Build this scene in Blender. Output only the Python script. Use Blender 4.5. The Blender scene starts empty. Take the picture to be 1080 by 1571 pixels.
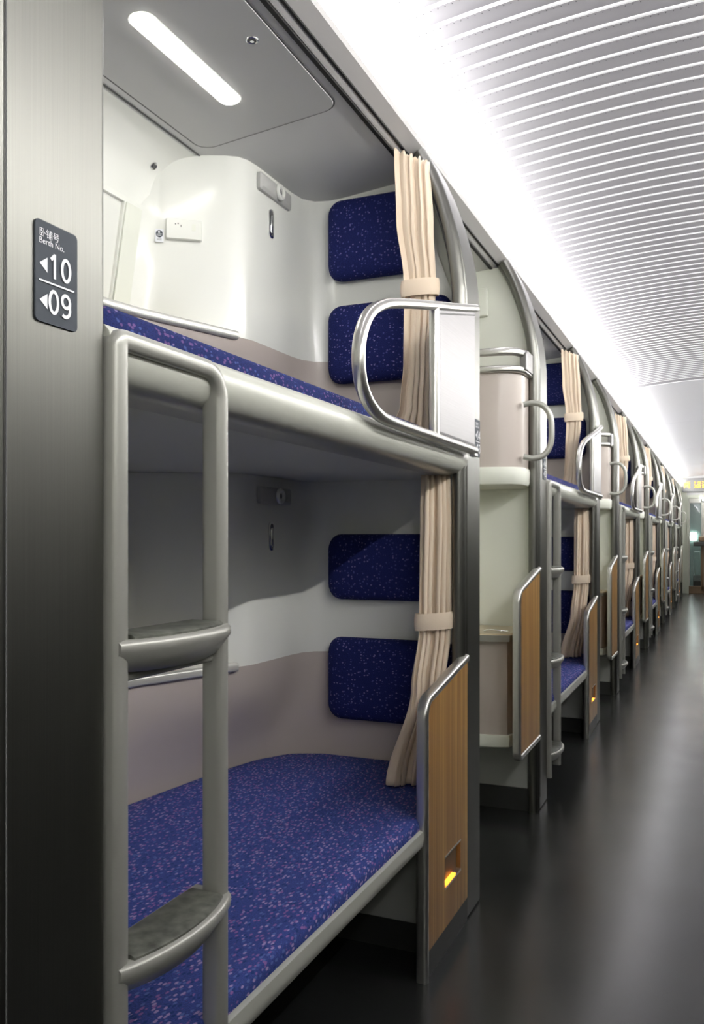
import bpy, bmesh, math, random
from mathutils import Vector, Matrix
random.seed(7)
PI = math.pi
SC = bpy.context.scene
COL = SC.collection

# ------------------------------------------------------------------ camera
F_PX, YAW, EYE = 1310.0, math.atan(565 / 1310), 1.225
cd = bpy.data.cameras.new('camera'); cam = bpy.data.objects.new('camera', cd); COL.objects.link(cam)
cam.location = (0, 0, EYE); cam.rotation_euler = (PI / 2, 0, YAW)
cd.sensor_fit = 'VERTICAL'; cd.sensor_height = 24; cd.lens = 24 * F_PX / 1571
cd.shift_y = (828 - 785.5) / 1571; cd.clip_start = 0.02; cd.clip_end = 80
SC.camera = cam

# ------------------------------------------------------------------ world, lights, exposure
w = bpy.data.worlds.new('world'); SC.world = w; w.use_nodes = True
w.node_tree.nodes['Background'].inputs[0].default_value = (0.8, 0.85, 0.9, 1)
w.node_tree.nodes['Background'].inputs[1].default_value = 0.05
SC.view_settings.view_transform = 'Standard'; SC.view_settings.look = 'None'
SC.view_settings.exposure = 0.0; SC.view_settings.gamma = 1.0
SC.view_settings.use_curve_mapping = False
COVE_W, FACE_W, END_W = 120.0, 240.0, 45.0

def area(name, loc, rot, sx, sy, power, color=(1, 1, 1), spread=PI):
    l = bpy.data.lights.new(name, 'AREA'); l.shape = 'RECTANGLE'; l.size = sx; l.size_y = sy
    l.energy = power; l.color = color; l.spread = spread
    o = bpy.data.objects.new(name, l); o.location = loc; o.rotation_euler = rot; COL.objects.link(o)
    return o
# LED strips hidden in the coves on both sides of the aisle, shining up and towards the aisle
for sx in (-1, 1):   # up light for the vault, and the open face of the strip towards the opposite side
    area('cove_light', (sx * 0.950, 9.0, 2.556), (0, PI - sx * 0.30, 0), 0.03, 23.6, COVE_W, (1.0, 0.99, 0.975))
    area('cove_light', (sx * 0.925, 9.0, 2.562), (0, PI - sx * 2.0, 0), 0.02, 23.6, FACE_W, (1.0, 0.985, 0.955))
area('vestibule_light', (-0.2, 22.3, 2.3), (0, 0, 0), 1.2, 1.2, END_W, (1.0, 0.98, 0.93))

# ------------------------------------------------------------------ materials
def mat(name, color, rough=0.5, metal=0.0, spec=0.5, emit=None, estr=0.0, coat=0.0):
    m = bpy.data.materials.new(name); m.use_nodes = True
    b = m.node_tree.nodes['Principled BSDF']
    b.inputs['Base Color'].default_value = (*color, 1); b.inputs['Roughness'].default_value = rough
    b.inputs['Metallic'].default_value = metal; b.inputs['Specular IOR Level'].default_value = spec
    if coat: b.inputs['Coat Weight'].default_value = coat; b.inputs['Coat Roughness'].default_value = 0.12
    if emit: b.inputs['Emission Color'].default_value = (*emit, 1); b.inputs['Emission Strength'].default_value = estr
    return m
def nn(m, t, **kw):
    n = m.node_tree.nodes.new(t)
    for k, v in kw.items(): setattr(n, k, v)
    return n
def lk(m, a, b): m.node_tree.links.new(a, b)
def bsdf(m): return m.node_tree.nodes['Principled BSDF']
def ramp(m, stops, interp='LINEAR'):
    r = nn(m, 'ShaderNodeValToRGB'); r.color_ramp.interpolation = interp
    e = r.color_ramp.elements
    while len(e) < len(stops): e.new(0.5)
    for el, (p, c) in zip(e, stops): el.position = p; el.color = (*c, 1)
    return r
def coords(m, scale=(1, 1, 1), kind='Object'):
    tc = nn(m, 'ShaderNodeTexCoord'); mp = nn(m, 'ShaderNodeMapping'); mp.inputs['Scale'].default_value = scale
    lk(m, tc.outputs[kind], mp.inputs['Vector']); return mp.outputs[0]

def brushed(name, color, rough, metal=1.0, scale=(300, 300, 2), aniso=0.0):
    m = mat(name, color, rough, metal)
    n = nn(m, 'ShaderNodeTexNoise'); n.inputs['Scale'].default_value = 1.0; n.inputs['Detail'].default_value = 4
    lk(m, coords(m, scale), n.inputs['Vector'])
    r = ramp(m, [(0.25, tuple(c * 0.93 for c in color)), (0.75, tuple(min(1, c * 1.06) for c in color))])
    lk(m, n.outputs['Fac'], r.inputs[0]); lk(m, r.outputs[0], bsdf(m).inputs['Base Color'])
    return m
M = {}
M['alu'] = brushed('brushed_aluminium', (0.18, 0.18, 0.163), 0.38, 1.0, (400, 400, 3))
M['alu_bright'] = brushed('bright_aluminium', (0.235, 0.228, 0.23), 0.42, 1.0, (5, 5, 400))
M['tube'] = mat('satin_metal_tube', (0.62, 0.61, 0.58), 0.28, 0.9)
M['cast'] = mat('painted_cast_metal', (0.42, 0.42, 0.38), 0.34, 0.35, coat=0.2)
M['cast_light'] = mat('light_painted_metal', (0.60, 0.61, 0.54), 0.35, 0.1, coat=0.2)
M['white'] = mat('white_moulded_plastic', (0.82, 0.83, 0.775), 0.28, 0.0, coat=0.35)
M['white_matt'] = mat('white_wall_panel', (0.79, 0.81, 0.72), 0.45)
M['pink'] = mat('greyish_pink_panel', (0.55, 0.485, 0.44), 0.35, coat=0.15)
M['grey_ceiling'] = mat('pale_grey_ceiling_panel', (0.66, 0.66, 0.65), 0.45)
M['soffit'] = mat('grey_soffit', (0.47, 0.46, 0.45), 0.45)
M['dark'] = mat('black_gap', (0.012, 0.012, 0.012), 0.7)
M['skirt'] = mat('dark_skirting', (0.035, 0.036, 0.034), 0.4)
M['underseat'] = mat('grey_underseat_panel', (0.42, 0.43, 0.41), 0.5)
M['seam'] = mat('seam_grey', (0.13, 0.13, 0.13), 0.6)
M['slat'] = mat('lilac_grey_ceiling_sheet', (0.35, 0.342, 0.37), 0.55)
M['rib'] = mat('white_ceiling_rib', (0.86, 0.86, 0.89), 0.4)
M['cove'] = mat('white_cove', (0.88, 0.88, 0.88), 0.5)
M['plaque'] = mat('grey_number_plate', (0.075, 0.085, 0.10), 0.6, spec=0.15)
M['print'] = mat('white_print', (0.85, 0.87, 0.9), 0.5)
M['lamp'] = mat('lit_diffuser', (1, 1, 1), 0.4, emit=(1.0, 0.975, 0.92), estr=19)
M['amber'] = mat('amber_glow', (1, 0.4, 0.05), 0.4, emit=(1.0, 0.28, 0.02), estr=4)
M['amber_led'] = mat('amber_led', (1, 0.5, 0.05), 0.4, emit=(1.0, 0.42, 0.03), estr=1.2)
M['chrome'] = mat('chrome', (0.75, 0.75, 0.75), 0.12, 1.0)
M['rubber'] = mat('tread_rubber', (0.11, 0.115, 0.10), 0.42)
M['table'] = mat('cream_table_top', (0.66, 0.56, 0.38), 0.3, coat=0.2)
M['green_grey'] = mat('green_grey_end_panel', (0.40, 0.42, 0.35), 0.4)
M['brown'] = mat('brown_trim', (0.17, 0.11, 0.06), 0.5)
M['teal'] = mat('pale_teal_panel', (0.20, 0.31, 0.30), 0.4)
M['blind'] = mat('beige_blind', (0.60, 0.50, 0.42), 0.8)
M['end_lamp'] = mat('lit_end_lamp', (1, 1, 1), 0.4, emit=(1, 1, 0.97), estr=40)
g = mat('door_glass', (0.75, 0.85, 0.84), 0.02); bsdf(g).inputs['Transmission Weight'].default_value = 0.9; M['glass'] = g
M['ledge'] = mat('pale_satin_ledge', (0.66, 0.66, 0.62), 0.32, 0.4)
M['lightbox'] = mat('grey_light_box', (0.50, 0.50, 0.48), 0.4)

def noise_variation(m, base, amt, scale, rough=None):
    n = nn(m, 'ShaderNodeTexNoise'); n.inputs['Scale'].default_value = scale; n.inputs['Detail'].default_value = 5
    lk(m, coords(m), n.inputs['Vector'])
    r = ramp(m, [(0.3, tuple(c * (1 - amt) for c in base)), (0.7, tuple(c * (1 + amt) for c in base))])
    lk(m, n.outputs['Fac'], r.inputs[0]); lk(m, r.outputs[0], bsdf(m).inputs['Base Color'])
    return n
noise_variation(M['rubber'], (0.12, 0.125, 0.105), 0.5, 45)

def make_floor():
    m = mat('dark_grey_vinyl', (0.04, 0.041, 0.042), 0.3)
    n = nn(m, 'ShaderNodeTexNoise'); n.inputs['Scale'].default_value = 3; n.inputs['Detail'].default_value = 6
    c = coords(m); lk(m, c, n.inputs['Vector'])
    r = ramp(m, [(0.3, (0.016, 0.017, 0.017)), (0.7, (0.023, 0.024, 0.024))]); lk(m, n.outputs['Fac'], r.inputs[0])
    v = nn(m, 'ShaderNodeTexVoronoi'); v.inputs['Scale'].default_value = 130; lk(m, c, v.inputs['Vector'])
    sp = ramp(m, [(0.0, (1, 1, 1)), (0.09, (0, 0, 0))]); lk(m, v.outputs['Distance'], sp.inputs[0])
    k = nn(m, 'ShaderNodeMath', operation='GREATER_THAN'); k.inputs[1].default_value = 0.72
    sx = nn(m, 'ShaderNodeSeparateColor'); lk(m, v.outputs['Color'], sx.inputs[0]); lk(m, sx.outputs[0], k.inputs[0])
    mu = nn(m, 'ShaderNodeMath', operation='MULTIPLY'); lk(m, sp.outputs[0], mu.inputs[0]); lk(m, k.outputs[0], mu.inputs[1])
    mx = nn(m, 'ShaderNodeMix', data_type='RGBA'); mx.inputs['B'].default_value = (0.22, 0.22, 0.2, 1)
    lk(m, mu.outputs[0], mx.inputs['Factor']); lk(m, r.outputs[0], mx.inputs['A']); lk(m, mx.outputs['Result'], bsdf(m).inputs['Base Color'])
    rr = nn(m, 'ShaderNodeMapRange'); rr.inputs['To Min'].default_value = 0.17; rr.inputs['To Max'].default_value = 0.28
    lk(m, n.outputs['Fac'], rr.inputs['Value']); lk(m, rr.outputs[0], bsdf(m).inputs['Roughness'])
    n2 = nn(m, 'ShaderNodeTexNoise'); n2.inputs['Scale'].default_value = 260; lk(m, c, n2.inputs['Vector'])
    bp = nn(m, 'ShaderNodeBump'); bp.inputs['Strength'].default_value = 0.06; bp.inputs['Distance'].default_value = 0.002
    lk(m, n2.outputs['Fac'], bp.inputs['Height']); lk(m, bp.outputs[0], bsdf(m).inputs['Normal'])
    return m
M['floor'] = make_floor()

def make_fabric(name, base, spots, scale, size, mapscale):
    m = mat(name, base, 0.9, spec=0.2)
    c = coords(m, mapscale)
    v = nn(m, 'ShaderNodeTexVoronoi'); v.inputs['Scale'].default_value = scale; lk(m, c, v.inputs['Vector'])
    sp = ramp(m, [(size * 0.8, (1, 1, 1)), (size * 1.15, (0, 0, 0))]); lk(m, v.outputs['Distance'], sp.inputs[0])
    se = nn(m, 'ShaderNodeSeparateColor'); lk(m, v.outputs['Color'], se.inputs[0])
    cr = ramp(m, spots, 'CONSTANT'); lk(m, se.outputs[0], cr.inputs[0])
    mx = nn(m, 'ShaderNodeMix', data_type='RGBA')
    lk(m, sp.outputs[0], mx.inputs['Factor']); lk(m, cr.outputs[0], mx.inputs['B'])
    n = nn(m, 'ShaderNodeTexNoise'); n.inputs['Scale'].default_value = 400; lk(m, coords(m), n.inputs['Vector'])
    br = ramp(m, [(0.3, tuple(x * 0.7 for x in base)), (0.7, tuple(x * 1.35 for x in base))]); lk(m, n.outputs['Fac'], br.inputs[0])
    lk(m, br.outputs[0], mx.inputs['A']); lk(m, mx.outputs['Result'], bsdf(m).inputs['Base Color'])
    bp = nn(m, 'ShaderNodeBump'); bp.inputs['Strength'].default_value = 0.3; bp.inputs['Distance'].default_value = 0.001
    lk(m, n.outputs['Fac'], bp.inputs['Height']); lk(m, bp.outputs[0], bsdf(m).inputs['Normal'])
    return m
NAVY = (0.014, 0.020, 0.115)
M['fabric'] = make_fabric('blue_speckled_fabric', (0.045, 0.070, 0.27),
    [(0.0, (0.02, 0.05, 0.2)), (0.22, (0.26, 0.13, 0.36)), (0.50, (0.10, 0.15, 0.42)), (0.72, (0.36, 0.27, 0.52))], 130, 0.40, (1.0, 0.55, 1.0))
M['fabric_darkened'] = make_fabric('darkened_speckled_fabric', (0.016, 0.024, 0.11),  # same cloth as the lower mattress, darkened to offset direct light on the upper
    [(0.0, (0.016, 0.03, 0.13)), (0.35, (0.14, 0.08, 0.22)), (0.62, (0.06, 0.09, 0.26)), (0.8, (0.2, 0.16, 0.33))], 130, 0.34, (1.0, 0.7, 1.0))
M['headfabric'] = make_fabric('navy_dotted_fabric', NAVY,
    [(0.0, NAVY), (0.35, (0.07, 0.08, 0.27)), (0.75, (0.16, 0.15, 0.36))], 105, 0.30, (0.8, 1.0, 1.1))

def make_curtain():
    m = mat('peach_curtain_cloth', (0.97, 0.82, 0.64), 0.85, spec=0.2)
    bsdf(m).inputs['Sheen Weight'].default_value = 0.2
    wv = nn(m, 'ShaderNodeTexNoise'); wv.inputs['Scale'].default_value = 600; lk(m, coords(m), wv.inputs['Vector'])
    bp = nn(m, 'ShaderNodeBump'); bp.inputs['Strength'].default_value = 0.15; bp.inputs['Distance'].default_value = 0.001
    lk(m, wv.outputs['Fac'], bp.inputs['Height']); lk(m, bp.outputs[0], bsdf(m).inputs['Normal'])
    b = bsdf(m); out = m.node_tree.nodes['Material Output']
    tr = nn(m, 'ShaderNodeBsdfTranslucent'); tr.inputs[0].default_value = (0.75, 0.52, 0.30, 1)
    ms = nn(m, 'ShaderNodeMixShader'); ms.inputs[0].default_value = 0.15
    lk(m, b.outputs[0], ms.inputs[1]); lk(m, tr.outputs[0], ms.inputs[2]); lk(m, ms.outputs[0], out.inputs['Surface'])
    return m
M['curtain'] = make_curtain()

def make_wood():
    m = mat('striped_brown_wood', (0.3, 0.17, 0.08), 0.38, coat=0.1)
    n = nn(m, 'ShaderNodeTexNoise'); n.inputs['Scale'].default_value = 1; n.inputs['Detail'].default_value = 3
    lk(m, coords(m, (1, 26, 0.3)), n.inputs['Vector'])
    r = ramp(m, [(0.3, (0.28, 0.14, 0.04)), (0.42, (0.52, 0.29, 0.09)), (0.50, (0.34, 0.17, 0.05)), (0.62, (0.58, 0.34, 0.11))])
    lk(m, n.outputs['Fac'], r.inputs[0])
    n2 = nn(m, 'ShaderNodeTexNoise'); n2.inputs['Scale'].default_value = 1; n2.inputs['Detail'].default_value = 4
    lk(m, coords(m, (1, 260, 4)), n2.inputs['Vector'])
    mx = nn(m, 'ShaderNodeMix', data_type='RGBA', blend_type='MULTIPLY'); mx.inputs['Factor'].default_value = 0.35
    r2 = ramp(m, [(0.35, (0.7, 0.7, 0.7)), (0.65, (1, 1, 1))]); lk(m, n2.outputs['Fac'], r2.inputs[0])
    lk(m, r.outputs[0], mx.inputs['A']); lk(m, r2.outputs[0], mx.inputs['B']); lk(m, mx.outputs['Result'], bsdf(m).inputs['Base Color'])
    return m
M['wood'] = make_wood()

# ------------------------------------------------------------------ mesh helpers
class MB:
    def __init__(s): s.v = []; s.f = []
    def add(s, vs, fs):
        k = len(s.v); s.v += [tuple(p) for p in vs]; s.f += [tuple(i + k for i in f) for f in fs]; return s
    def box(s, x0, x1, y0, y1, z0, z1):
        return s.add([(x0, y0, z0), (x1, y0, z0), (x1, y1, z0), (x0, y1, z0), (x0, y0, z1), (x1, y0, z1), (x1, y1, z1), (x0, y1, z1)],
                     [(3, 2, 1, 0), (4, 5, 6, 7), (0, 1, 5, 4), (1, 2, 6, 5), (2, 3, 7, 6), (3, 0, 4, 7)])
    def prism(s, pts, a, b, axis):
        # pts: 2D outline; axis 'x': (y,z) 'y': (x,z) 'z': (x,y)
        def P(p, t): return {'x': (t, p[0], p[1]), 'y': (p[0], t, p[1]), 'z': (p[0], p[1], t)}[axis]
        n = len(pts)
        return s.add([P(p, a) for p in pts] + [P(p, b) for p in pts],
                     [tuple(range(n))[::-1], tuple(range(n, 2 * n))] + [(i, (i + 1) % n, n + (i + 1) % n, n + i) for i in range(n)])
    def loft(s, rings, closed=True, caps=True, skip=()):
        n = len(rings[0]); vs = [p for r in rings for p in r]; fs = []
        for j in range(len(rings) - 1):
            for i in range(n if closed else n - 1):
                if (j, i) in skip: continue
                a, b = j * n + i, j * n + (i + 1) % n
                fs.append((a, b, b + n, a + n))
        if caps and closed:
            fs.append(tuple(range(n))[::-1]); fs.append(tuple(range((len(rings) - 1) * n, len(rings) * n)))
        return s.add(vs, fs)
    def sweep(s, path, section, ref=(1, 0, 0), closed=False):
        path = [Vector(p) for p in path]; ref = Vector(ref); rings = []
        n = len(path)
        for i, p in enumerate(path):
            t = (path[min(i + 1, n - 1)] - path[max(i - 1, 0)]).normalized()
            N = (ref - t * ref.dot(t)).normalized(); B = t.cross(N)
            c = 1.0
            if 0 < i < n - 1:
                d = (path[i] - path[i - 1]).normalized().dot(t); c = 1 / max(d, 0.5)
            rings.append([p + N * a + B * b * c for a, b in section])
        return s.loft(rings)
    def build(s, name, m, parent=None, bevel=0, seg=3, smooth=True, angle=35, solid=0, sub=0):
        me = bpy.data.meshes.new(name); me.from_pydata(s.v, [], s.f); me.update()
        bm = bmesh.new(); bm.from_mesh(me); bmesh.ops.recalc_face_normals(bm, faces=bm.faces); bm.to_mesh(me); bm.free()
        me.materials.append(M[m] if isinstance(m, str) else m)
        o = bpy.data.objects.new(name, me); COL.objects.link(o)
        if smooth:
            me.polygons.foreach_set('use_smooth', [True] * len(me.polygons))
            me.set_sharp_from_angle(angle=math.radians(angle))
        if solid:
            q = o.modifiers.new('solid', 'SOLIDIFY'); q.thickness = solid; q.offset = 0
        if bevel:
            q = o.modifiers.new('bevel', 'BEVEL'); q.width = bevel; q.segments = seg; q.limit_method = 'ANGLE'; q.angle_limit = math.radians(40); q.harden_normals = True
        if sub:
            q = o.modifiers.new('sub', 'SUBSURF'); q.levels = sub; q.render_levels = sub
        if parent: o.parent = parent
        return o
def circle(r, n=14, rx=None):
    rx = rx or r
    return [(rx * math.cos(2 * PI * i / n), r * math.sin(2 * PI * i / n)) for i in range(n)]
def rrect(w, h, r, n=4):
    out = []
    for cx, cy, a0 in ((w / 2 - r, h / 2 - r, 0), (-w / 2 + r, h / 2 - r, PI / 2), (-w / 2 + r, -h / 2 + r, PI), (w / 2 - r, -h / 2 + r, 1.5 * PI)):
        for k in range(n + 1):
            a = a0 + PI / 2 * k / n; out.append((cx + r * math.cos(a), cy + r * math.sin(a)))
    return out
def fillet(pts, rad, n=7):
    pts = [Vector(p) for p in pts]; out = [pts[0]]
    if not isinstance(rad, (list, tuple)): rad = [rad] * (len(pts) - 2)
    for i in range(1, len(pts) - 1):
        a = (pts[i - 1] - pts[i]).normalized(); b = (pts[i + 1] - pts[i]).normalized()
        ang = a.angle(b); r = rad[i - 1]
        if r <= 0: out.append(pts[i]); continue
        d = min(r / math.tan(ang / 2), (pts[i - 1] - pts[i]).length * 0.49, (pts[i + 1] - pts[i]).length * 0.49)
        r = d * math.tan(ang / 2)
        c = pts[i] + (a + b).normalized() * (r / math.sin(ang / 2))
        p0, p1 = pts[i] + a * d - c, pts[i] + b * d - c; tot = p0.angle(p1); ax = p0.cross(p1)
        for k in range(n + 1): out.append(c + Matrix.Rotation(tot * k / n, 3, ax) @ p0)
    out.append(pts[-1]); return [tuple(p) for p in out]
def catmull(pts, n=6):
    P = [Vector(p) for p in pts]; P = [P[0] * 2 - P[1]] + P + [P[-1] * 2 - P[-2]]; out = []
    for i in range(1, len(P) - 2):
        for k in range(n):
            t = k / n; a, b, c, d = P[i - 1:i + 3]
            out.append(tuple(0.5 * ((2 * b) + (c - a) * t + (2 * a - 5 * b + 4 * c - d) * t * t + (3 * b - a - 3 * c + d) * t ** 3)))
    out.append(tuple(P[-2])); return out
def cyl(mb, c, axis, r, h, n=20, r2=None):
    a = Vector(axis).normalized(); u = a.orthogonal().normalized(); v = a.cross(u); c = Vector(c); r2 = r if r2 is None else r2
    R = [[c + u * (q * math.cos(2 * PI * i / n)) + v * (q * math.sin(2 * PI * i / n)) + a * t for i in range(n)] for q, t in ((r, 0), (r2, h))]
    return mb.loft(R)
def ring(mb, c, axis, R, r, n=24, k=8):
    a = Vector(axis).normalized(); u = a.orthogonal().normalized(); v = a.cross(u); c = Vector(c); rr = []
    for i in range(n + 1):
        t = 2 * PI * i / n; d = u * math.cos(t) + v * math.sin(t)
        rr.append([c + d * (R + r * math.cos(2 * PI * j / k)) + a * (r * math.sin(2 * PI * j / k)) for j in range(k)])
    return mb.loft(rr, caps=False)

# ------------------------------------------------------------------ tags
def tag(o, label, cat, group=None):
    o['label'] = label; o['category'] = cat
    if group: o['group'] = group
    return o
def thing(name, label, cat, loc=(0, 0, 0), group=None):
    o = bpy.data.objects.new(name, None); COL.objects.link(o); o.location = loc; o.empty_display_size = 0.1
    return tag(o, label, cat, group)
def st(o): o['kind'] = 'structure'; return o
def kids(o): return [c for c in ALL() if c.parent == o]
def ALL(): return list(COL.objects)
def dup(o, dy, label, parent=None):
    kid = KIDS.get(o.name, [])
    c = o.copy(); COL.objects.link(c)
    if parent is None:
        c.location.y += dy
        if label: c['label'] = label
    else: c.parent = parent
    for k in kid: dup(k, 0, None, c)
    return c
KIDS = {}
P = 3.15            # bay length along the aisle
NB = 6              # bays
ORD = ['nearest', 'second', 'third', 'fourth', 'fifth', 'sixth', 'farthest']
repeat = []         # (object, label template, group, first bay index, bays)
def rep(o, label, group, bays=NB):
    """label has a {w} slot for the ordinal word of the bay"""
    o['label'] = label.format(w=ORD[0]); o['group'] = group
    repeat.append((o, label, group, bays)); return o
def root(name, loc, cat):
    o = bpy.data.objects.new(name, None); COL.objects.link(o); o.location = loc; o.empty_display_size = 0.1; o['category'] = cat; return o
def put(mb, name, m, parent, **kw):
    """build with world-space coordinates, parented to a root at its own location"""
    off = parent
    L = Vector((0, 0, 0)); q = parent
    while q is not None: L += q.location; q = q.parent
    mb.v = [tuple(Vector(p) - L) for p in mb.v]
    return mb.build(name, m, parent, **kw)
def lone(mb, name, m, cat, loc, **kw):
    mb.v = [tuple(Vector(p) - Vector(loc)) for p in mb.v]
    o = mb.build(name, m, None, **kw); o.location = loc; o['category'] = cat; return o
def srepeat(o, bays=NB, start=0):
    """copies of a piece of the setting, one per bay, with its children"""
    st(o)
    ch = [c for c in ALL() if c.parent == o]
    for k in range(1, bays):
        c = o.copy(); COL.objects.link(c); c.location.y += P * k
        for h in ch:
            d = h.copy(); COL.objects.link(d); d.parent = c
            for g_ in [x for x in ALL() if x.parent == h]:
                e = g_.copy(); COL.objects.link(e); e.parent = d

# ================================================================== SETTING
Y0, Y1 = -2.6, 20.9
fl = MB().box(-1.75, 1.75, Y0, Y1, -0.06, 0.0).build('floor', 'floor', smooth=False); st(fl)
f2 = MB().box(-1.75, 1.75, Y1, 24.0, -0.06, 0.0).build('floor', 'floor', smooth=False); st(f2)
# outer side wall behind the bunks, unseen right side of the aisle, walls at both ends
st(MB().box(-1.85, -1.78, Y0, Y1, 0, 2.7).build('wall_left', 'white_matt', smooth=False))
M['opp_low'] = mat('dark_reflection_band', (0.028, 0.028, 0.024), 0.5)  # unseen wall in bands, dark at the bottom, toned to grade the posts' reflections
M['opp_mid'] = mat('grey_reflection_band', (0.11, 0.11, 0.10), 0.5)
wrl = MB().box(0.78, 0.84, Y0, Y1, 0, 1.40).build('wall_right', 'opp_low', smooth=False); st(wrl)
MB().box(0.78, 0.84, Y0, Y1, 1.40, 1.85).build('middle_panel', 'opp_mid', wrl, smooth=False)
MB().prism([(0.78, 1.85), (0.84, 1.85), (1.0, 2.52), (0.93, 2.52), (0.86, 2.40), (0.80, 2.15)], Y0, Y1, 'y').build('upper_panel', 'white', wrl, smooth=False)
st(MB().box(0.765, 0.78, Y0, Y1, 0, 0.12).build('baseboard_right', 'skirt', smooth=False))
st(MB().box(-1.75, 1.75, Y0 - 0.06, Y0, 0, 2.9).build('wall_near', 'white_matt', smooth=False))

# --- vaulted ceiling: smooth sheet plus raised ribs
def cz(x):
    ax = abs(x)
    if ax < 0.80: return 2.70 - 0.085 * x * x
    t = (ax - 0.80) / 0.22
    return 2.70 - 0.085 * 0.64 - 0.136 * (ax - 0.80) - 0.05 * t * t
xs = [-1.02 + 2.04 * i / 48 for i in range(49)]
def sheet(y0, y1, lift=0.0, th=0.012):
    mb = MB()
    R = [[(x, y, cz(x) + lift) for x in xs] + [(x, y, cz(x) + lift + th) for x in reversed(xs)] for y in (y0, y1)]
    return mb.loft(R)
RIB_END = 8.45
ce = sheet(Y0, RIB_END).build('ceiling', 'slat'); st(ce)
rib_mb = MB()
prof = [(-0.0085, 0.001), (-0.0065, -0.0018), (-0.002, -0.0038), (0.002, -0.0038), (0.0065, -0.0018), (0.0085, 0.001)]
rib_mb.loft([[(x, dy, cz(x) + dz) for dy, dz in prof] for x in xs[1:-1]])
rib0 = rib_mb.build('ceiling_rib', 'rib', ce, angle=60); rib0.location.y = 1.20
hole_mb = MB()      # row of small perforations along each rib
for i in range(98):
    x = -0.98 + 0.02 * i
    z = cz(x) - 0.0006
    hole_mb.add([(x + 0.0017 * math.cos(a * PI / 3), 0.0175 + 0.0017 * math.sin(a * PI / 3), z) for a in range(6)], [tuple(range(6))])
hole0 = hole_mb.build('perforation_row', 'dark', rib0, smooth=False); hole0['kind'] = 'stuff'
RP = 0.0826
n = int((RIB_END - 0.03 - 1.20) / RP)
for i in range(1, n):
    r = rib0.copy(); COL.objects.link(r); r.location.y = 1.20 + RP * i
    if 1.20 + RP * i < 4.6:
        h = hole0.copy(); COL.objects.link(h); h.parent = r
# smooth white ceiling panels further down, narrow gaps between them
ya = RIB_END + 0.012
for yb in (11.3, 14.6, 17.8, Y1):
    st(sheet(ya, yb - 0.012, -0.004).build('ceiling', mat('white_ceiling_panel', (0.66, 0.66, 0.70), 0.4) if 'wcp' not in M else M['wcp']))
    M['wcp'] = bpy.data.materials['white_ceiling_panel']; ya = yb
st(sheet(RIB_END - 0.01, Y1, 0.014, 0.006).build('ceiling', 'seam'))
# coves (trough lip and back) and soffit with the two curtain tracks
def extr(name, m, outline, y0, y1, **kw):
    return MB().prism(outline, y0, y1, 'y').build(name, m, **kw)
for sx in (-1, 1):
    q = extr('trim_1' if sx < 0 else 'trim_2', 'soffit', [(sx * 1.0, 2.487), (sx * 0.97, 2.487), (sx * 0.903, 2.520), (sx * 0.898, 2.534), (sx * 0.906, 2.536), (sx * 0.975, 2.51), (sx * 1.0, 2.51)], Y0, Y1, smooth=False)
    st(q)
    st(extr('trim_3' if sx < 0 else 'trim_4', 'cove', [(sx * 1.0, 2.512), (sx * 0.975, 2.513), (sx * 0.907, 2.5375), (sx * 0.91, 2.54), (sx * 0.975, 2.518), (sx * 1.01, 2.518), (sx * 1.01, 2.60), (sx * 1.02, 2.60), (sx * 1.02, 2.512)], Y0, Y1, smooth=False))
for i, (xa, xb) in enumerate(((-0.952, -0.944), (-0.985, -0.972))):
    st(MB().box(xa, xb, Y0, Y1, 2.481 + (0.013 if i == 0 else 0), 2.486 + (0.014 if i == 0 else 0)).build('trim_5', 'dark', smooth=False))

# --- berth ceiling (runs over berths and vestibule bays alike)
CP = [(-0.965, 2.489), (-1.0, 2.482), (-1.5, 2.437), (-1.56, 2.415), (-1.605, 2.37), (-1.625, 2.32), (-1.645, 2.22), (-1.69, 1.95)]
def bz(x):
    for (xa, za), (xb, zb) in zip(CP, CP[1:]):
        if xb <= x <= xa: return za + (zb - za) * (xa - x) / (xa - xb)
cp = [(p[0], p[2]) for p in catmull([(x, 0, z) for x, z in CP[2:]], 4)]
cp = CP[:2] + cp
for part_, m_ in (([p for p in cp if p[0] >= -1.5185], 'grey_ceiling'), ([p for p in cp if p[0] < -1.5], 'white')):
    mb = MB(); mb.loft([[(x, y, z) for x, z in part_] + [(x - 0.02, y, z + 0.03) for x, z in reversed(part_)] for y in (Y0, Y1)])
    st(mb.build('ceiling', m_, angle=60))

def on_ceiling(o):  # tilt of the flat part
    return o
SL = math.atan2(2.482 - 2.437, 0.5)
def ceil_piece(outline, drop0, drop1, name, m, parent, **kw):
    """outline in (x,y); slab hanging under the sloping part of the berth ceiling"""
    mb = MB(); nn_ = len(outline)
    zz = lambda x: 2.482 - (2.482 - 2.437) / 0.5 * (-1.0 - x)
    R = [[(x, y, zz(x) - d) for x, y in outline] for d in (drop0, drop1)]
    mb.loft(R); return put(mb, name, m, parent, **kw) if parent is not None else mb.build(name, m, **kw)
def rr2(x0, x1, y0, y1, r, n=5):
    return [(p[0] + (x0 + x1) / 2, p[1] + (y0 + y1) / 2) for p in rrect(x1 - x0, y1 - y0, r, n)]

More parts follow.
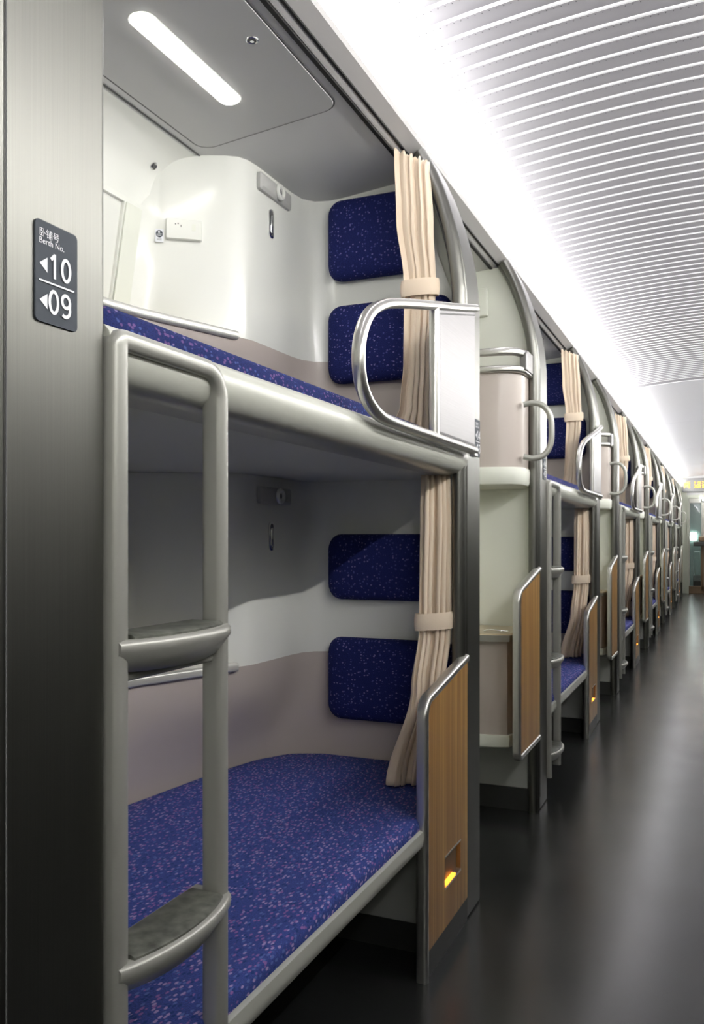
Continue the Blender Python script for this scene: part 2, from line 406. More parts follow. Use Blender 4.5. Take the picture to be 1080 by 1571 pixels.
# --- per bay setting: shells of the upper and lower berth, partitions
def xs_side(z): # outer wall leans in towards the top
    if z > 2.24: return -1.71
    return -1.69 if z <= 1.9 else -1.69 + (z - 1.9) / 0.4 * 0.07
PB = [('S', 0.90), ('S', 1.2), ('S', 2.07), ('S', 2.155), ('s', 2.19), (-1.60, 2.212), (-1.50, 2.283), (-1.44, 2.325), (-1.41, 2.355), (-1.396, 2.39), (-1.39, 2.44),
      (-1.386, 2.68), (-1.378, 2.745), (-1.35, 2.79), (-1.305, 2.813), (-1.25, 2.82), (-0.80, 2.82)]
def plan(z, lean=True):
    out = []
    for x, y in PB:
        if x == 'S': x = xs_side(z) if lean else -1.69
        elif x == -0.80: x = -0.80 - (0 if z < 1.95 else 0.18 * min(1, (z - 1.95) / 0.5))
        elif x == 's': x = (xs_side(z) if lean else -1.69) + 0.025
        out.append((x, y, z))
    return out
PL = [(-1.56, 0.90), (-1.55, 1.75), (-1.53, 1.95), (-1.50, 2.06), (-1.41, 2.34), (-1.39, 2.42), (-1.386, 2.68), (-1.378, 2.745), (-1.35, 2.79), (-1.305, 2.813), (-1.25, 2.82), (-0.80, 2.82)]
PA = [(-1.69, 0.90), (-1.64, 1.70), (-1.62, 1.93), (-1.61, 2.06), (-1.565, 2.43), (-1.55, 2.51), (-1.51, 2.66), (-1.485, 2.72), (-1.44, 2.775), (-1.39, 2.81), (-1.33, 2.82), (-0.80, 2.82)]
def shell(zb, zl, ztop, window):
    rows = [zl, zl + 0.04, zl + 0.2, zl + 0.365] + ([ztop - 0.05, ztop] if ztop - zl > 0.5 else [ztop])
    if not window: rows = [zl, zl + 0.3, ztop]
    mb = MB(); skip = {(1, 1), (2, 1)} if window else ()
    mb.loft([plan(z, window) for z in rows], closed=False, caps=False, skip=skip)
    o = mb.build('wall_left', 'white', angle=50)
    lo = MB(); n_ = 6
    R = []
    for i in range(n_ + 1):
        t = i / n_; e = t * t * (3 - 2 * t)
        R.append([(a[0] + (b[0] - a[0]) * e, a[1] + (b[1] - a[1]) * e, zb + (zl - zb) * t) for a, b in zip(PA, PL)])
    lo.loft(R, closed=False, caps=False)
    lo.add([(x, y, zl) for x, y in PL[:6]] + [(-1.44, 2.34, zl), (-1.60, 2.25, zl), (-1.69, 2.19, zl), (-1.69, 0.90, zl)], [tuple(range(10))])
    lo.build('lower_panel', 'pink', o, angle=50)
    # thin metal ledge on top of the pink panel
    path = [(x, y, zl + 0.002) for x, y in PL[:5]]
    path = catmull(path, 5)
    MB().sweep(path, rrect(0.026, 0.028, 0.006, 2), ref=(0, 0, 1)).build('ledge', 'ledge', o, angle=50)
    return o
up = shell(1.49, 1.87, 2.50, True)
low = shell(0.41, 0.82, 1.435, False)
srepeat(low)
# window of the upper berth: recess, frame, roller blind, pane
win = MB()
xo = -1.735
win.loft([[(xs_side(1.91), 1.2, 1.91), (xs_side(1.91), 2.07, 1.91), (xs_side(2.235), 2.07, 2.235), (xs_side(2.235), 1.2, 2.235)],
          [(xo, 1.2, 1.91), (xo, 2.065, 1.91), (xo, 2.065, 2.235), (xo, 1.2, 2.235)]], caps=False)
wi = win.build('window_1', 'white', None, smooth=False)
wf = MB().box(-1.735, -1.715, 1.2, 2.065, 1.91, 1.94).box(-1.735, -1.715, 1.2, 2.065, 2.205, 2.235).box(-1.735, -1.715, 2.035, 2.065, 1.91, 2.235).box(-1.735, -1.715, 1.2, 1.23, 1.91, 2.235)
wf.build('window_frame', 'white_matt', wi, bevel=0.004)
MB().box(-1.738, -1.732, 1.2, 2.06, 1.91, 2.235).build('window_pane', mat('night_window_glass', (0.02, 0.025, 0.03), 0.05), wi, smooth=False)
MB().box(-1.728, -1.722, 1.24, 2.034, 2.04, 2.20).build('roller_blind', 'white_matt', wi, smooth=False)
cyl(MB(), (-1.706, 1.22, 2.215), (0, 1, 0), 0.014, 0.84).build('blind_roller', 'blind', wi)
MB().box(-1.73, -1.705, 1.24, 2.06, 2.025, 2.045).box(-1.73, -1.712, 1.24, 2.06, 2.085, 2.10).build('blind_bar', 'cast_light', wi, bevel=0.003)
# surround panel beside the window
sp = MB()
pts = [(2.075, 1.885), (2.148, 1.885), (2.148, 2.235), (2.075, 2.235)]
sp.loft([[(xs_side(z) + d, y, z) for y, z in pts] for d in (0.0, 0.006)])
sp.build('window_surround', 'white_matt', wi, bevel=0.002)
srepeat(wi)
# hatch, seam and coving line in the berth ceiling
hs = ceil_piece(rr2(-1.480, -1.009, 0.95, 2.258, 0.051), -0.004, 0.0030, 'ceiling_seam', 'seam', up, smooth=False)
hp = ceil_piece(rr2(-1.475, -1.014, 0.954, 2.253, 0.047), -0.004, 0.0045, 'ceiling_hatch', 'grey_ceiling', up, bevel=0.0015, seg=2)
ceil_piece([(-1.5085, 0.93), (-1.5040, 0.93), (-1.5040, 2.285), (-1.5085, 2.285)], -0.006, 0.0035, 'ceiling_seam', 'seam', up, smooth=False)
# roof fillet that rounds the ceiling down on to the end wall
srepeat(up)

def partition(y0, y1, name='wall_right'):
    out = [(-1.76, 0.0), (-0.79, 0.0), (-0.79, 2.02), (-0.83, 2.22), (-0.885, 2.38), (-0.935, 2.485), (-1.0, 2.485), (-1.5, 2.45), (-1.70, 2.40), (-1.76, 2.2)]
    return MB().prism(out, y0, y1, 'y').build(name, 'white_matt', smooth=False)
p1 = partition(2.825, 2.842, 'wall_back'); srepeat(p1)
# vestibule side of next berth: partition behind the foot pods
p2 = partition(3.90, 3.93, 'wall_front'); p2.location.y -= P; srepeat(p2, NB + 1)
# outer wall and window in the short bay
vb = MB().box(-1.76, -1.70, 2.842, 3.90, 0, 2.3).build('wall_left', 'white_matt', smooth=False); srepeat(vb)

# ================================================================== THINGS OF ONE BAY (bay 0), copied afterwards
# ---- posts
def arch_post(y0, y1, name, bev):
    outer = [(-0.75, 0), (-0.75, 0.7), (-0.75, 1.4), (-0.75, 1.9), (-0.7505, 2.02), (-0.759, 2.11), (-0.772, 2.18), (-0.790, 2.25), (-0.812, 2.32), (-0.838, 2.39), (-0.868, 2.455), (-0.902, 2.519)]
    inner = []
    for i, (x, z) in enumerate(outer):
        a = outer[max(i - 1, 0)]; b = outer[min(i + 1, len(outer) - 1)]
        t = Vector((b[0] - a[0], b[1] - a[1])).normalized()
        inner.append((x - t.y * 0.05, z + t.x * 0.05 if i < len(outer) - 1 else z - 0.03))
    rings = []
    for y in (y0, y1):
        rings.append([(x, y, z) for x, z in outer] + [(x, y, z) for x, z in reversed(inner)])
    n_ = len(outer); mb = MB()
    # split into quads along the height so shading stays clean
    for i in range(n_ - 1):
        pass
    vs = []; fs = []
    for i in range(n_):
        vs += [(outer[i][0], y0, outer[i][1]), (outer[i][0], y1, outer[i][1]), (inner[i][0], y1, inner[i][1]), (inner[i][0], y0, inner[i][1])]
    for i in range(n_ - 1):
        for j in range(4):
            a, b = 4 * i + j, 4 * i + (j + 1) % 4; fs.append((a, b, b + 4, a + 4))
    fs += [(3, 2, 1, 0), tuple(4 * (n_ - 1) + j for j in range(4))]
    mb.add(vs, fs)
    return mb
def post(name, y0, y1, yt, seamy=None):
    r = root(name, (-0.75, (y0 + y1) / 2, 0), 'post')
    body = put(arch_post(y0, y1, name, 0.012), 'post_body', 'alu', r, bevel=0.010, seg=4, angle=50)
    # rounded inner tube on the camera side
    o2 = MB(); pth = [(-0.772, yt, 0.0), (-0.772, yt, 1.2), (-0.772, yt, 1.95), (-0.775, yt, 2.05), (-0.788, yt, 2.15), (-0.806, yt, 2.24), (-0.832, yt, 2.33), (-0.868, yt, 2.42), (-0.905, yt, 2.49)]
    o2.sweep(catmull(pth, 3), circle(0.022, 12), ref=(0, 1, 0))
    put(o2, 'edge_tube', 'alu', r, angle=80)
    return r
pB = post('bunk_post', 2.672, 2.842, 2.655)
pA = post('entry_post', 0.728, 0.914, 0.700)
# narrow bright line along the far edge of the near post, seam on its face
put(MB().box(-0.7488, -0.7474, 0.7375, 0.739, 0.06, 2.0), 'seam_line', 'seam', pA, smooth=False)

# ---- number plates (flat print)
def text_mesh(body, size, name, m, parent, y, z, x, align='LEFT', bold=0.0):
    cu = bpy.data.curves.new('t', 'FONT'); cu.body = body; cu.size = size; cu.align_x = align; cu.offset = bold
    to = bpy.data.objects.new('t', cu); COL.objects.link(to)
    bpy.context.view_layer.update()
    me = bpy.data.meshes.new_from_object(to.evaluated_get(bpy.context.evaluated_depsgraph_get()))
    bpy.data.objects.remove(to)
    me.name = name
    for v in me.vertices:  # text lies in the plane x = const, reading along +y
        a, b = v.co.x, v.co.y; v.co = (x, y + a, z + b)
    me.materials.clear(); me.materials.append(M[m])
    o = bpy.data.objects.new(name, me); COL.objects.link(o)
    L = parent.location
    for v in me.vertices: v.co -= L
    o.parent = parent; return o
def arc(cx, cy, rx, ry, a0, a1, n=14):
    return [(cx + rx * math.cos(math.radians(a0 + (a1 - a0) * i / n)), cy + ry * math.sin(math.radians(a0 + (a1 - a0) * i / n))) for i in range(n + 1)]
GLYPH = {'0': [arc(0.3, 0.5, 0.23, 0.43, 90, 450, 28)],
         '1': [[(0.14, 0.73), (0.34, 0.93)], [(0.34, 0.99), (0.34, 0.0)]],
         '9': [arc(0.3, 0.68, 0.22, 0.25, 0, 360, 24), [(0.52, 0.72)] + arc(0.26, 0.36, 0.26, 0.305, 15, -128, 14)],
         '4': [[(0.42, 0.0), (0.42, 0.97), (0.04, 0.28), (0.6, 0.28)]],
         '3': [arc(0.29, 0.71, 0.21, 0.22, 150, -80, 16), arc(0.28, 0.29, 0.24, 0.24, 80, -155, 16)]}
def digits(t, h, name, m, parent, y, z, x, th=0.14):
    mb = MB(); adv = 0
    for ch in t:
        for st_ in GLYPH[ch]:
            P_ = [Vector(p) for p in st_]; n_ = len(P_); closed = (P_[0] - P_[-1]).length < 1e-6; L_, R_ = [], []
            for i in range(n_):
                a_ = P_[i - 1] if i > 0 else (P_[-2] if closed else P_[0]); b_ = P_[i + 1] if i < n_ - 1 else (P_[1] if closed else P_[-1])
                tg = (b_ - a_).normalized(); nr = Vector((-tg.y, tg.x)) * th / 2
                if 0 < i < n_ - 1:
                    c_ = (P_[i + 1] - P_[i]).normalized().dot(tg); nr = nr / max(c_, 0.45)
                L_.append(P_[i] + nr); R_.append(P_[i] - nr)
            x += 0.00025
            for i in range(n_ - 1):
                mb.add([(x, y + (adv + q.x) * h, z + q.y * h) for q in (L_[i], L_[i + 1], R_[i + 1], R_[i])], [(0, 1, 2, 3)])
        adv += 0.68
    return put(mb, name, m, parent, smooth=False)
def plate(y0, y1, z0, z1, a, b, label):
    r = root('number_plate', (-0.75, (y0 + y1) / 2, z0), 'sign'); r['label'] = label
    W, Hh = y1 - y0, z1 - z0
    out = [(p[0] + (y0 + y1) / 2, p[1] + (z0 + z1) / 2) for p in rrect(W, Hh, 0.006, 4)]
    put(MB().prism(out, -0.7499, -0.7475, 'x'), 'plate', 'plaque', r, smooth=False)
    X = -0.7468
    text_mesh('卧铺号', 0.0115, 'heading', 'print', r, y0 + 0.005, z1 - 0.019, X)
    text_mesh('Berth No.', 0.0105, 'subheading', 'print', r, y0 + 0.005, z1 - 0.028, X)
    for k, (t, zz) in enumerate(((a, z0 + Hh * 0.46), (b, z0 + Hh * 0.10))):
        h = 0.022
        put(MB().add([(X, y0 + 0.006, zz + h * 0.62), (X, y0 + 0.019, zz + h * 0.2), (X, y0 + 0.019, zz + h * 1.04)], [(0, 1, 2)]), 'arrow', 'print', r, smooth=False)
        digits(t, 0.0305, 'berth_number', 'print', r, y0 + 0.0205, zz, X)
    put(MB().box(X, X + 0.0006, y0 + 0.005, y1 - 0.007, z0 + Hh * 0.395, z0 + Hh * 0.413), 'divider', 'print', r, smooth=False)
    return r
plate(0.783, 0.855, 1.487, 1.609, '10', '09', 'grey berth number plate reading 10 and 09 on the nearest aluminium post')
plate(2.764, 2.828, 1.503, 1.627, '14', '13', 'grey berth number plate reading 14 and 13 on post beside the upper guard rail')
plate(3.955, 4.02, 1.503, 1.627, '14', '13', 'small blurred berth number plate on the post beside the first grab handle')

# ---- upper bunk: frame, base, guard rail
ub = root('upper_bunk', (-0.75, 0.915, 1.43), 'bunk')
sec = [(-0.86, 1.435), (-0.80, 1.433), (-0.772, 1.438), (-0.755, 1.452), (-0.747, 1.470), (-0.745, 1.488), (-0.749, 1.505), (-0.758, 1.514), (-0.775, 1.516), (-0.86, 1.505)]
mb = MB(); mb.loft([[(x, y, z) for x, z in sec] for y in (0.918, 2.672)])
put(mb, 'bunk_frame', 'cast_light', ub, angle=60)
put(MB().box(-1.72, -0.80, 0.92, 2.824, 1.436, 1.492), 'bunk_base', 'white_matt', ub)
gx = -0.724
rp = [(gx, 2.675, 1.968), (gx, 2.45, 1.915), (gx, 2.2, 1.859), (gx, 1.97, 1.805), (gx, 1.86, 1.774), (gx, 1.775, 1.732), (gx, 1.727, 1.675), (gx, 1.715, 1.615), (gx, 1.737, 1.558), (gx, 1.80, 1.522), (gx, 1.90, 1.508), (gx, 2.2, 1.508), (gx, 2.665, 1.510)]
gr = put(MB().sweep(catmull(rp, 5), rrect(0.030, 0.024, 0.010, 4), ref=(1, 0, 0)), 'guard_rail', 'tube', ub, angle=60)
put(MB().sweep([(gx, 2.252, 1.515), (gx, 2.252, 1.87)], rrect(0.026, 0.03, 0.010, 4)), 'rail_post', 'tube', gr, angle=60)
put(MB().prism([(2.27, 1.522), (2.665, 1.524), (2.665, 1.952), (2.27, 1.862)], gx - 0.004, gx + 0.003, 'x'), 'guard_panel', 'alu_bright', gr, smooth=False)
put(MB().prism([(2.275, 1.522), (2.66, 1.524), (2.66, 1.530), (2.275, 1.528)], gx + 0.003, gx + 0.005, 'x'), 'panel_gasket', 'seam', gr, smooth=False)
put(MB().prism([(2.275, 1.852), (2.66, 1.940), (2.66, 1.944), (2.275, 1.856)], gx + 0.003, gx + 0.005, 'x'), 'panel_gasket', 'seam', gr, smooth=False)
put(MB().box(gx - 0.01, gx + 0.01, 2.64, 2.675, 1.49, 1.505), 'rail_bracket', 'tube', gr, bevel=0.003)
rep(ub, 'aluminium framed upper bunk with looped guard rail, {w} along the aisle', 'upper bunks')

# ---- mattresses
def mattress(z0, z1, xf, name, yend):
    pts = [(-1.66, 0.93), (-1.615, 1.70), (-1.60, 2.02), (-1.55, 2.42), (-1.50, 2.64), (-1.43, 2.765), (-1.32, 2.81), (-0.83, 2.81), (xf, yend), (xf, 0.93)]
    pf = fillet([(x, y, 0) for x, y in [(-1.2, 0.93)] + pts + [(-1.2, 0.93)]], [0.01, 0.3, 0.3, 0.3, 0.1, 0.1, 0.1, 0.02, 0.02, 0.01], 4)
    pf = [(p[0], p[1]) for p in pf[:-1]]
    cx = -1.18
    def R(z, inset):
        out = []
        for i, (x, y) in enumerate(pf):
            c = Vector((cx, 1.85)); d = Vector((x, y)) - c
            k = 1 - inset / max(d.length, 0.3); out.append((c.x + d.x * k, c.y + d.y * k, z))
        return out
    mb = MB(); t = z1 - z0
    mb.loft([R(z0, 0.008), R(z0 + t * 0.25, 0.0), R(z0 + t * 0.6, 0.0), R(z0 + t * 0.85, 0.005), R(z1, 0.016), R(z1 + 0.001, 0.1)])
    return lone(mb, name, 'fabric', 'mattress', (-1.2, 1.85, z0), angle=70)
mu = mattress(1.493, 1.548, -0.772, 'mattress', 2.30)
mu.data.materials[0] = M['fabric_darkened']
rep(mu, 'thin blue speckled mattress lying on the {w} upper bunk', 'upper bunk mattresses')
ml = mattress(0.405, 0.452, -0.762, 'mattress', 2.34)
rep(ml, 'blue speckled mattress on the {w} lower bunk, near the floor', 'lower bunk mattresses')

# ---- lower bunk frame
lb = root('lower_bunk', (-0.75, 0.915, 0), 'bunk')
sec = [(-0.80, 0.368), (-0.765, 0.370), (-0.752, 0.380), (-0.75, 0.40), (-0.752, 0.420), (-0.765, 0.424), (-0.80, 0.40)]
mb = MB(); mb.loft([[(x, y, z) for x, z in sec] for y in (0.918, 2.30)])
put(mb, 'bunk_frame', 'cast_light', lb, angle=60)
put(MB().box(-1.72, -0.79, 0.92, 2.824, 0.372, 0.404), 'bunk_base', 'underseat', lb)
put(MB().box(-1.72, -0.80, 2.39, 2.42, 0.09, 0.372), 'end_support', 'underseat', lb, bevel=0.004)
put(MB().box(-1.72, -0.81, 2.40, 2.43, 0.0, 0.09), 'end_skirting', 'skirt', lb, smooth=False)
put(MB().box(-1.72, -1.70, 0.92, 2.40, 0.0, 0.372), 'underbunk_shade_sheet', 'skirt', lb, smooth=False)  # dark sheet standing in for the shade in the open space under the bunk
rep(lb, 'pale metal lower bunk frame with dark open space under it, {w} along the aisle', 'lower bunks')

# ---- headrests on the end wall
def headrest(xl, xr, z0, z1, yw=2.82, th=0.062):
    r = 0.05; mb = MB(); cx, czz = (xl + xr) / 2, (z0 + z1) / 2; W, Hh = xr - xl, z1 - z0
    rings = []
    for d, ins in ((0.0, 0.012), (0.2, 0.002), (0.45, 0.0), (0.72, 0.006), (0.9, 0.018), (1.0, 0.038)):
        o = rrect(W - 2 * ins, Hh - 2 * ins, max(0.01, r - ins * 0.2), 6)
        rings.append([(cx + a, yw - th * d, czz + b) for a, b in o])
    o = rrect(W - 0.16, Hh - 0.12, 0.02, 6); rings.append([(cx + a, yw - th * 1.09, czz + b) for a, b in o])
    mb.loft(rings)
    return lone(mb, 'headrest', 'headfabric', 'headrest', (cx, yw, czz), angle=75)
for (zb_, zt_), nm, tier in (((2.150, 2.438), 'upper cushion', 'upper'), ((1.782, 2.062), 'lower cushion', 'upper'), ((1.012, 1.245), 'upper cushion', 'lower'), ((0.585, 0.878), 'lower cushion', 'lower')):
    h = headrest(-1.295, -0.925 if zt_ > 2.2 else (-0.835 if tier == 'upper' else -0.815), zb_, zt_)
    rep(h, 'navy dotted fabric headrest, the %s on the end wall of the {w} %s berth' % (nm, tier), 'headrest cushions of the %s berths' % tier, 4)

# ---- curtains
def curtain(keys, nf, band_z, tops, name, seed):
    """keys: (z, (x0,y0), (x1,y1), amp); sheet swings between the two end points"""
    rnd = random.Random(seed); N = 120; mb = MB(); ph = rnd.random() * 6
    zs = [k[0] for k in keys]; rings = []
    RZ = 60
    zt, zb = zs[0], zs[-1]
    def interp(z):
        for a, b in zip(keys, keys[1:]):
            if b[0] <= z <= a[0] + 1e-6:
                t = (a[0] - z) / (a[0] - b[0]); t = t * t * (3 - 2 * t)
                L = lambda p, q: p + (q - p) * t
                return (L(a[1][0], b[1][0]), L(a[1][1], b[1][1])), (L(a[2][0], b[2][0]), L(a[2][1], b[2][1])), L(a[3], b[3])
        return keys[-1][1:]
    wv = [rnd.uniform(0.7, 1.3) for _ in range(40)]
    for j in range(RZ + 1):
        z = zt + (zb - zt) * j / RZ; p0, p1, amp = interp(z); d = Vector((p1[0] - p0[0], p1[1] - p0[1])); L = d.length; d.normalize(); nrm = Vector((d.y, -d.x))
        row = []
        for i in range(N + 1):
            s = i / N; a = 2 * PI * nf * (s + 0.025 * math.sin(2 * PI * s * 2 + ph) + 0.012 * math.sin(5 * z + 9 * s)) + ph
            fa = wv[int(s * nf * 2) % 40]
            off = amp * (math.sin(a) * (0.75 + 0.25 * math.sin(3 * PI * s + 2)) + 0.22 * math.sin(2.1 * a + 3 * z))
            lat = L * s + amp * 0.55 * math.sin(2 * a)
            dz = tops(s) * (1 - j / RZ) ** 2 if tops else 0
            x = p0[0] + d.x * lat + nrm.x * off; y = p0[1] + d.y * lat + nrm.y * off
            row.append((x, y, z + dz))
        rings.append(row)
    mb.loft(rings, closed=False, caps=False)
    c0, c1, am = interp(band_z); cx, cy = (c0[0] + c1[0]) / 2, (c0[1] + c1[1]) / 2
    loc = (cx, cy, zb)
    r = root(name, loc, 'curtain')
    put(mb, 'cloth', 'curtain', r, solid=0.002, angle=80)
    d = Vector((c1[0] - c0[0], c1[1] - c0[1], 0)); hw = d.length / 2 + am * 0.55 + 0.004; d.normalize(); nr = Vector((-d.y, d.x, 0))
    rr = []
    for dz_, g_ in ((0.024, 0.0), (0.026, 0.003), (0.012, 0.005), (-0.012, 0.005), (-0.026, 0.003), (-0.024, 0.0)):
        rr.append([Vector((cx, cy, band_z + dz_ + 0.004 * math.cos(a * 2 * PI / 36))) + d * ((hw + g_) * math.cos(a * 2 * PI / 36)) + nr * ((am * 1.25 + 0.006 + g_) * math.sin(a * 2 * PI / 36)) for a in range(36)])
    put(MB().loft(rr, caps=False), 'tieback', 'curtain', r, angle=80, solid=0.002)
    return r
cu = curtain([(2.47, (-0.962, 2.59), (-0.862, 2.63), 0.013), (2.25, (-0.955, 2.59), (-0.848, 2.62), 0.013), (2.06, (-0.935, 2.60), (-0.843, 2.63), 0.011),
              (2.0, (-0.930, 2.60), (-0.848, 2.63), 0.015), (1.80, (-0.940, 2.62), (-0.875, 2.665), 0.017), (1.66, (-0.945, 2.60), (-0.880, 2.66), 0.018), (1.553, (-0.975, 2.57), (-0.875, 2.66), 0.022)],
             4.5, 2.035, lambda s: 0.014 - 0.045 * s + 0.006 * math.sin(2 * PI * 6 * s * 2), 'curtain', 3)
rep(cu, 'peach pleated curtain tied back above the {w} upper bunk guard rail', 'upper berth curtains')
cl = curtain([(1.432, (-0.875, 2.60), (-0.800, 2.655), 0.014), (1.30, (-0.878, 2.60), (-0.798, 2.655), 0.017), (1.0, (-0.882, 2.595), (-0.800, 2.65), 0.016),
              (0.94, (-0.882, 2.59), (-0.802, 2.65), 0.015), (0.75, (-0.895, 2.56), (-0.815, 2.63), 0.019), (0.46, (-0.945, 2.48), (-0.845, 2.58), 0.024)],
             5, 0.965, None, 'curtain', 5)
rep(cl, 'beige pleated curtain tied back beside the {w} lower berth, hem on the mattress', 'lower berth curtains')

# ---- ladder
ld = root('bunk_ladder', (-0.735, 1.06, 0.08), 'ladder')
lx = -0.752
SEC = rrect(0.040, 0.034, 0.013, 4)
fr = MB()
path = fillet([(lx, 0.929, 0.10), (lx, 0.929, 1.495), (lx, 1.184, 1.495), (lx, 1.184, 0.10)], [0.010, 0.045], 8)
fr.sweep(path, rrect(0.040, 0.029, 0.011, 4))
put(fr, 'ladder_frame', 'cast', ld, angle=60)
for zt in (1.09, 0.655, 0.215):
    # curved step: metal apron bulging to the aisle with a rubber tread on it
    sweepers = []
    Nn = 16
    rings = []
    for i in range(Nn + 1):
        t = i / Nn; y = 0.919 + (1.196 - 0.919) * t; b = math.sin(PI * t) ** 0.7 if t < 1 else 0
        xo_ = lx + 0.022 + 0.030 * b; xi = lx - 0.045
        zz = zt
        rings.append([(xi, y, zz), (xo_ - 0.006, y, zz), (xo_, y, zz - 0.006), (xo_, y, zz - 0.016), (xo_ - 0.022, y, zz - 0.040 - 0.008 * b), (lx - 0.012, y, zz - 0.046 - 0.010 * b), (xi, y, zz - 0.012)])
    stp = put(MB().loft(rings), 'step', 'cast', ld, angle=60)
    rings = []
    for i in range(Nn + 1):
        t = i / Nn; y = 0.945 + (1.168 - 0.945) * t; b = math.sin(PI * (0.08 + 0.84 * t)) ** 0.7
        xo_ = lx + 0.017 + 0.030 * b; xi = lx - 0.040
        rings.append([(xi, y, zt - 0.002), (xo_ - 0.004, y, zt - 0.002), (xo_ - 0.004, y, zt + 0.003), (xo_ - 0.01, y, zt + 0.006), (xi + 0.006, y, zt + 0.006), (xi, y, zt + 0.003)])
    put(MB().loft(rings), 'tread', 'rubber', stp, angle=60)
    if zt == 1.09:
        put(MB().sweep([(lx - 0.004, 0.945, 1.036), (lx - 0.004, 1.175, 1.036)], rrect(0.018, 0.014, 0.006, 3)), 'crossbar', 'cast', ld, angle=60)
rep(ld, 'cast metal bunk ladder with rubber treads, {w} along the aisle', 'bunk ladders')

# ---- wooden side screens
def screen(y0, y1, zb, zl, zr, name, light):
    r = root(name, (-0.755, y1, zb), 'panel')
    tube_path = [(-0.757, y0 + 0.014, zb), (-0.757, y0 + 0.014, zl), (-0.757, y1, zr)]
    if not light: tube_path = [(-0.757, y1, zb + 0.0), (-0.757, y0 + 0.014, zb - 0.0)] + tube_path[1:]
    fp = fillet(tube_path, [0.05] if light else [0.03, 0.05], 7)
    put(MB().sweep(fp, rrect(0.034, 0.024, 0.010, 4)), 'metal_edge', 'tube', r, angle=60)
    zw = zb + 0.075 if light else zb + 0.012
    sl = (zr - zl) / (y1 - y0)
    out = [(y0 + 0.022, zw), (y1, zw), (y1, zr - 0.008), (y0 + 0.06, zl + sl * 0.06 - 0.010), (y0 + 0.035, zl - 0.022), (y0 + 0.022, zl - 0.05)]
    if light:
        ya_, yb_, za_, zb2 = 2.425, 2.590, 0.193, 0.285
        # wood face with a rectangular pocket for the orientation light
        hole = [(ya_, za_), (yb_, za_), (yb_, zb2), (ya_, zb2)]
        o_ = [(y0 + 0.022, zw), (y1, zw), (y1, zr - 0.008), (y0 + 0.06, zl + sl * 0.06 - 0.010), (y0 + 0.035, zl - 0.022), (y0 + 0.022, zl - 0.05)]
        X = -0.747; mbp = MB(); V = [(X, a, b) for a, b in o_] + [(X, a, b) for a, b in hole] + [(X - 0.014, a, b) for a, b in hole]
        Fc = [(0, 1, 7, 6), (1, 2, 8, 7), (2, 3, 9, 8), (3, 4, 5, 9), (5, 0, 6, 9), (6, 7, 11, 10), (7, 8, 12, 11), (8, 9, 13, 12), (9, 6, 10, 13), (10, 11, 12, 13)]
        mbp.add(V, Fc); wd = put(mbp, 'wood_face', 'wood', r, smooth=False)
        slot = put(MB().box(-0.762, -0.7455, ya_ + 0.0, yb_, za_ - 0.004, za_ + 0.004), 'light_slot', 'tube', r, smooth=False)
        put(MB().box(-0.762, -0.7455, ya_, yb_, zb2 - 0.002, zb2 + 0.003), 'slot_lintel', 'tube', r, smooth=False)
        put(MB().box(-0.758, -0.7448, ya_ + 0.020, yb_ - 0.060, za_ + 0.0045, za_ + 0.011), 'glowing_strip', 'amber', slot, smooth=False)
        put(MB().prism([(ya_ + 0.03, za_ + 0.004), (yb_ - 0.012, za_ + 0.004), (yb_ - 0.012, zb2 - 0.002), (ya_ + 0.003, zb2 - 0.002)], -0.7605, -0.7575, 'x'), 'slot_flap', 'brown', slot, smooth=False)
        put(MB().prism(out, -0.770, -0.7625, 'x'), 'back_face', 'wood', r, smooth=False)
        put(MB().box(-0.765, -0.7485, y0 + 0.02, y1, zb, zw), 'kick_plate', 'skirt', r, smooth=False)
    else:
        put(MB().prism(out, -0.768, -0.7475, 'x'), 'wood_face', 'wood', r, smooth=False)
    return r
s1 = screen(2.235, 2.672, 0.0, 0.772, 0.845, 'wood_screen', True)
rep(s1, 'tall wood screen with amber light slot at the foot of the {w} lower bunk', 'floor standing wood screens')
s2 = screen(3.43, 3.87, 0.335, 1.010, 1.092, 'wood_screen', False)
rep(s2, 'hanging wood grain screen beside the {w} table cabinet, clear of the floor', 'hanging wood screens')

# ---- pods in the short bay: upper box with rail and grab handle, lower cabinet with table top
def podring(z, inset=0.0, y0=3.62, xr=-0.785, ye=3.895):
    pts = [(-1.68, ye), (-1.68, y0 + 0.0), (-1.04, y0), (-0.96, y0 + 0.003), (-0.88, y0 + 0.013), (-0.82, y0 + 0.034), (xr - 0.006, y0 + 0.075), (xr, y0 + 0.11), (xr, ye)]
    return [(x - (inset if x > -0.95 else 0), y + (inset if y < ye - 0.1 else 0), z) for x, y in pts]
pod = root('bunk_end_box', (-0.785, 3.90, 1.46), 'box')  # foot end of the next upper bunk, boxed in
put(MB().loft([podring(1.540, 0.006), podring(1.950, 0.006)]), 'box_body', 'pink', pod, angle=40)
put(MB().loft([podring(1.458, 0.03), podring(1.466, 0.006), podring(1.480, 0), podring(1.530, -0.002), podring(1.540, 0.002)]), 'box_base', 'white_matt', pod, angle=40)
rim = [(p[0] , p[1], 1.962) for p in podring(0)][1:]
rim = [rim[0], rim[1], rim[2], rim[3], rim[4], rim[5], rim[6], (rim[7][0], rim[7][1], 1.962)]
put(MB().sweep(catmull(rim, 4), rrect(0.030, 0.026, 0.009, 3), ref=(0, 0, 1)), 'rim', 'tube', pod, angle=60)
rl = [(p[0], p[1], 2.036) for p in podring(0)][1:7]
rl[-1] = (-0.786, 3.72, 2.036)
top = rl[:-1] + [(-0.789, 3.705, 2.034), (-0.785, 3.75, 2.034), (-0.785, 3.89, 2.034)]
put(MB().sweep(catmull(top, 4), rrect(0.034, 0.028, 0.010, 3), ref=(0, 0, 1)), 'top_rail', 'tube', pod, angle=60)
